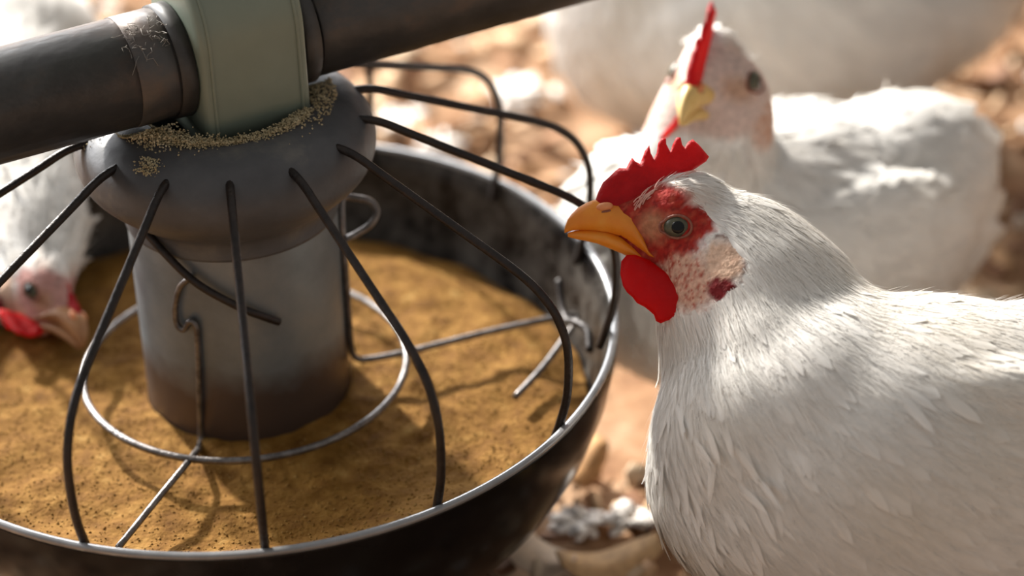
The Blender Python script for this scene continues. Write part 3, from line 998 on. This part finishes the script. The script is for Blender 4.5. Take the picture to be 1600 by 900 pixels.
# --- the near hen, side on, beak at the grill
fwd, side = Vector((-1, 0, 0)), Vector((0, -1, 0))
ax = [fwd, side, ZU]
el = math.radians(26)
HW = Vector((0, -math.cos(el), math.sin(el))); HU = Vector((-1, .0, -.017)).normalized(); HW = (HW - HU * HW.dot(HU)).normalized(); HV = HW.cross(HU)
if HV.z < 0: HV = -HV
H1 = dict(o=P(1055, 350, 1.086), u=HU, v=HV, w=HW, s=1.0, seed=1, tuft=True)
d = 1.085
b1 = [(P(1415, 735, d), ax, (.110, .072, .076)), (P(1200, 705, d - .004), ax, (.050, .054, .060)), (P(1290, 690, d), ax, (.070, .064, .068)), (P(1620, 700, d + .01), ax, (.085, .060, .064)), (P(1800, 640, d + .02), [Vector((-.92, 0, -.38)), side, Vector((-.38, 0, .92))], (.060, .040, .032)),
      (P(1210, 600, d), ax, (.045, .046, .050)), (P(1600, 720, d - .034), [Vector((-.97, 0, .22)), side, Vector((.22, 0, .97))], (.080, .024, .046)), (P(1530, 690, d + .055), ax, (.075, .026, .046))]
b1 += chain([P(1100, 385, d), P(1148, 425, d), P(1188, 500, d), P(1225, 590, d)], [.022, .034, .044, .051], [HU, HW, HV], 5, [.62, .56, .74, .86])
sp1 = spline([P(930, 340, d), P(1020, 330, d), P(1095, 360, d), P(1160, 430, d), P(1225, 540, d), P(1320, 650, d), P(1450, 690, d), P(1620, 690, d), P(1820, 640, d)], 3)
LX = [0, .12, .25, .37, .5, .75, 1]
plum1 = [('feathers', 15000, 'card', (LX, [.006, .008, .013, .020, .024, .030, .055]), (LX, [.0022, .003, .0038, .0050, .0075, .0105, .013]), .0004, 5, .12, (.97, 1.02)),
         ('down', 90000, 'strand', (LX, [.004, .006, .012, .018, .018, .02, .03]), (LX, [.00024, .00028, .0003, .00036, .00038, .0004, .0005]), .0010, 3, .17, (.93, 1.05)),
         ('loose_feathers', 70, 'card', (LX, [.012, .012, .014, .020, .022, .024, .03]), (LX, [.002, .002, .0022, .0026, .0032, .004, .004]), .0026, 6, .3, (1.0, 1.06)),
         ('loose_feathers', 90, 'card', (LX, [.012, .012, .016, .020, .024, .03, .04]), (LX, [.002, .002, .0025, .003, .005, .006, .007]), .0014, 6, .2, (1.0, 1.04))]
breast = lambda V, n: (n[:, 0] < -.25) & (n[:, 1] < .3) & (V[:, 0] < P(1180, 600, d).x) & (V[:, 2] < P(1060, 520, d).z) & (V[:, 2] > P(1060, 800, d).z)
nape = lambda V, n: (n[:, 2] > .1) & (V[:, 0] > P(1180, 300, d).x)
make_hen(P(1400, 735, d) * 1.0 - Vector((0, 0, P(1400, 735, d).z - FLOOR)), 'large white hen in sharp focus, side on, orange beak touching the feeder wires', b1, sp1, H1, .0016, 40, plum1,
         [P(1400, 860, d - .03), P(1400, 830, d + .03)], fwd, side, 1, (None, None, breast, nape))


def hen_template(base, yaw, neck, nr, tail=1.0, lift=0.0, scale=1.0):
    """blobs of a hen standing at base; yaw = heading. neck: local points from shoulder to nape"""
    R = Matrix.Rotation(yaw, 3, 'Z')
    f, s_ = R @ Vector((1, 0, 0)), R @ Vector((0, 1, 0))
    A = [f, s_, ZU]
    L = lambda x, y, z: Vector(base) + (f * x + s_ * y + ZU * (z + lift)) * scale
    def tl(a): return [f * math.cos(a) + ZU * math.sin(a), s_, ZU * math.cos(a) - f * math.sin(a)]
    B = [(L(0, 0, .125), tl(.1), (.108, .072, .074)), (L(.060, 0, .125), A, (.058, .058, .064)), (L(-.075, 0, .138), tl(-.3), (.066, .052, .050)), (L(-.135 * (.55 + .45 * tail), 0, .165 - .05 * (1 - tail)), tl(-.6), (.055, .032, .024)),
         (L(-.01, .050, .130), tl(-.12), (.085, .026, .052)), (L(-.01, -.050, .130), tl(-.12), (.085, .026, .052))]
    B = [(c, a, tuple(q * scale for q in r)) for c, a, r in B]
    pts = [L(*p) for p in neck]
    B += chain(pts, [q * scale for q in nr], A, 6, .92)
    sp = spline(pts[::-1] + [L(.03, 0, .14), L(-.05, 0, .15), L(-.17, 0, .18)], 3)
    return B, sp, f, s_, L


def far_plum(n1, n2, tl=.06):
    return [('feathers', n1, 'card', (LX, [.007, .010, .016, .024, min(.028, tl), min(.034, tl), tl]), (LX, [.003, .004, .006, .009, .012, .015, .016]), .0020, 4, .2, (.9, 1.05)),
            ('down', n2, 'strand', (LX, [.005, .007, .012, .014, .014, .016, .03]), (LX, [.0005, .0005, .0006, .0007, .0007, .0007, .0007]), .0022, 3, .3, (.9, 1.06))]


# --- the resting hen behind, face turned to us
o2 = P(1106, 120, 1.218)
base2 = P(1215, 390, 1.30); base2.z = FLOOR
R2 = math.radians(208)
f2 = Vector((math.cos(R2), math.sin(R2), 0)); s2 = Vector((-math.sin(R2), math.cos(R2), 0))
loc = (o2 - base2) / .9
e2 = (loc.dot(f2), loc.dot(s2), loc.z + .024)
B, sp, f, s_, L = hen_template(base2, R2, [(.045, 0, .125), ((.05 + e2[0]) / 2 + .01, e2[1] * .5, .150), (e2[0] - .004, e2[1] * .95, e2[2] - .028), (e2[0] - .004, e2[1] + .004, e2[2] - .006)], [.054, .046, .034, .022], lift=-.024, scale=.9, tail=0.0)
B += [(P(1012, 400, 1.285), [f, s_, ZU], (.042, .050, .062)), (P(1392, 320, 1.35), [f, s_, ZU], (.054, .054, .055))]
U2 = Vector((-.33, -.92, .02)).normalized(); V2 = Vector((-.06, -.1, 1)); V2 = (V2 - U2 * V2.dot(U2)).normalized(); W2 = U2.cross(V2)
U2r = (U2 + Vector((.12, 0, 0))).normalized()
H2 = dict(o=o2, u=U2, v=V2, w=W2, s=1.0, seed=3, red=.2, beak='pale_beak')
make_hen((base2.x, base2.y, FLOOR), 'white hen resting behind the nearest hen, face and red comb turned toward the viewer', B, sp, H2, .0026, 24, far_plum(4500, 9000, .026), [L(.0, .03, .085), L(.0, -.03, .085)], f, s_, 2)

# --- the hen standing farther back, head above the frame
p3 = P(1190, 40, 1.556)
base3 = Vector((p3.x, p3.y, FLOOR))
R3 = math.radians(176)
B, sp, f, s_, L = hen_template(base3, R3, [(.05, 0, .14), (.055, 0, .19), (.045, 0, .25), (.045, 0, .285)], [.056, .044, .034, .024], lift=-.058, scale=1.1)
c3 = L(.043, 0, .30)
H3 = dict(o=c3, u=f, v=ZU, w=f.cross(ZU), s=1.1, seed=4)
make_hen(base3, 'white hen standing at the very back, only its blurred breast and flank in view', B, sp, H3, .0034, 20, far_plum(4500, 7000), [L(.0, .03, .07), L(.0, -.03, .07)], f, s_, 3)

# --- the hen on the left with its head down in the pan
o4 = P(72, 458, 1.225)
U4 = (P(138, 545, 1.21) - P(58, 430, 1.235)).normalized()
W4 = Vector((-.25, -.85, .35)); W4 = (W4 - U4 * W4.dot(U4)).normalized(); V4 = W4.cross(U4)
H4 = dict(o=o4, u=U4, v=V4, w=W4, s=.80, seed=5, comb=.35, red=.6, beak='dull_beak', wattle=.45)
p4 = P(-95, 120, 1.42)
R4 = math.radians(-38)
base4 = Vector((p4.x, p4.y, FLOOR))
f4 = Vector((math.cos(R4), math.sin(R4), 0)); s4 = Vector((-math.sin(R4), math.cos(R4), 0))
def loc4(p): q = p - base4; return (q.dot(f4), q.dot(s4), q.z)
B, sp, f, s_, L = hen_template(base4, R4, [(.06, 0, .135), loc4(P(20, 250, 1.30)), loc4(P(58, 345, 1.26)), loc4(P(60, 428, 1.24))], [.052, .034, .026, .019])
make_hen(base4, 'white hen at the left edge with its head lowered into the feeder pan', B, sp, H4, .0026, 24, far_plum(4500, 8000), [L(.0, .03, .07), L(.0, -.03, .07)], f, s_, 4)
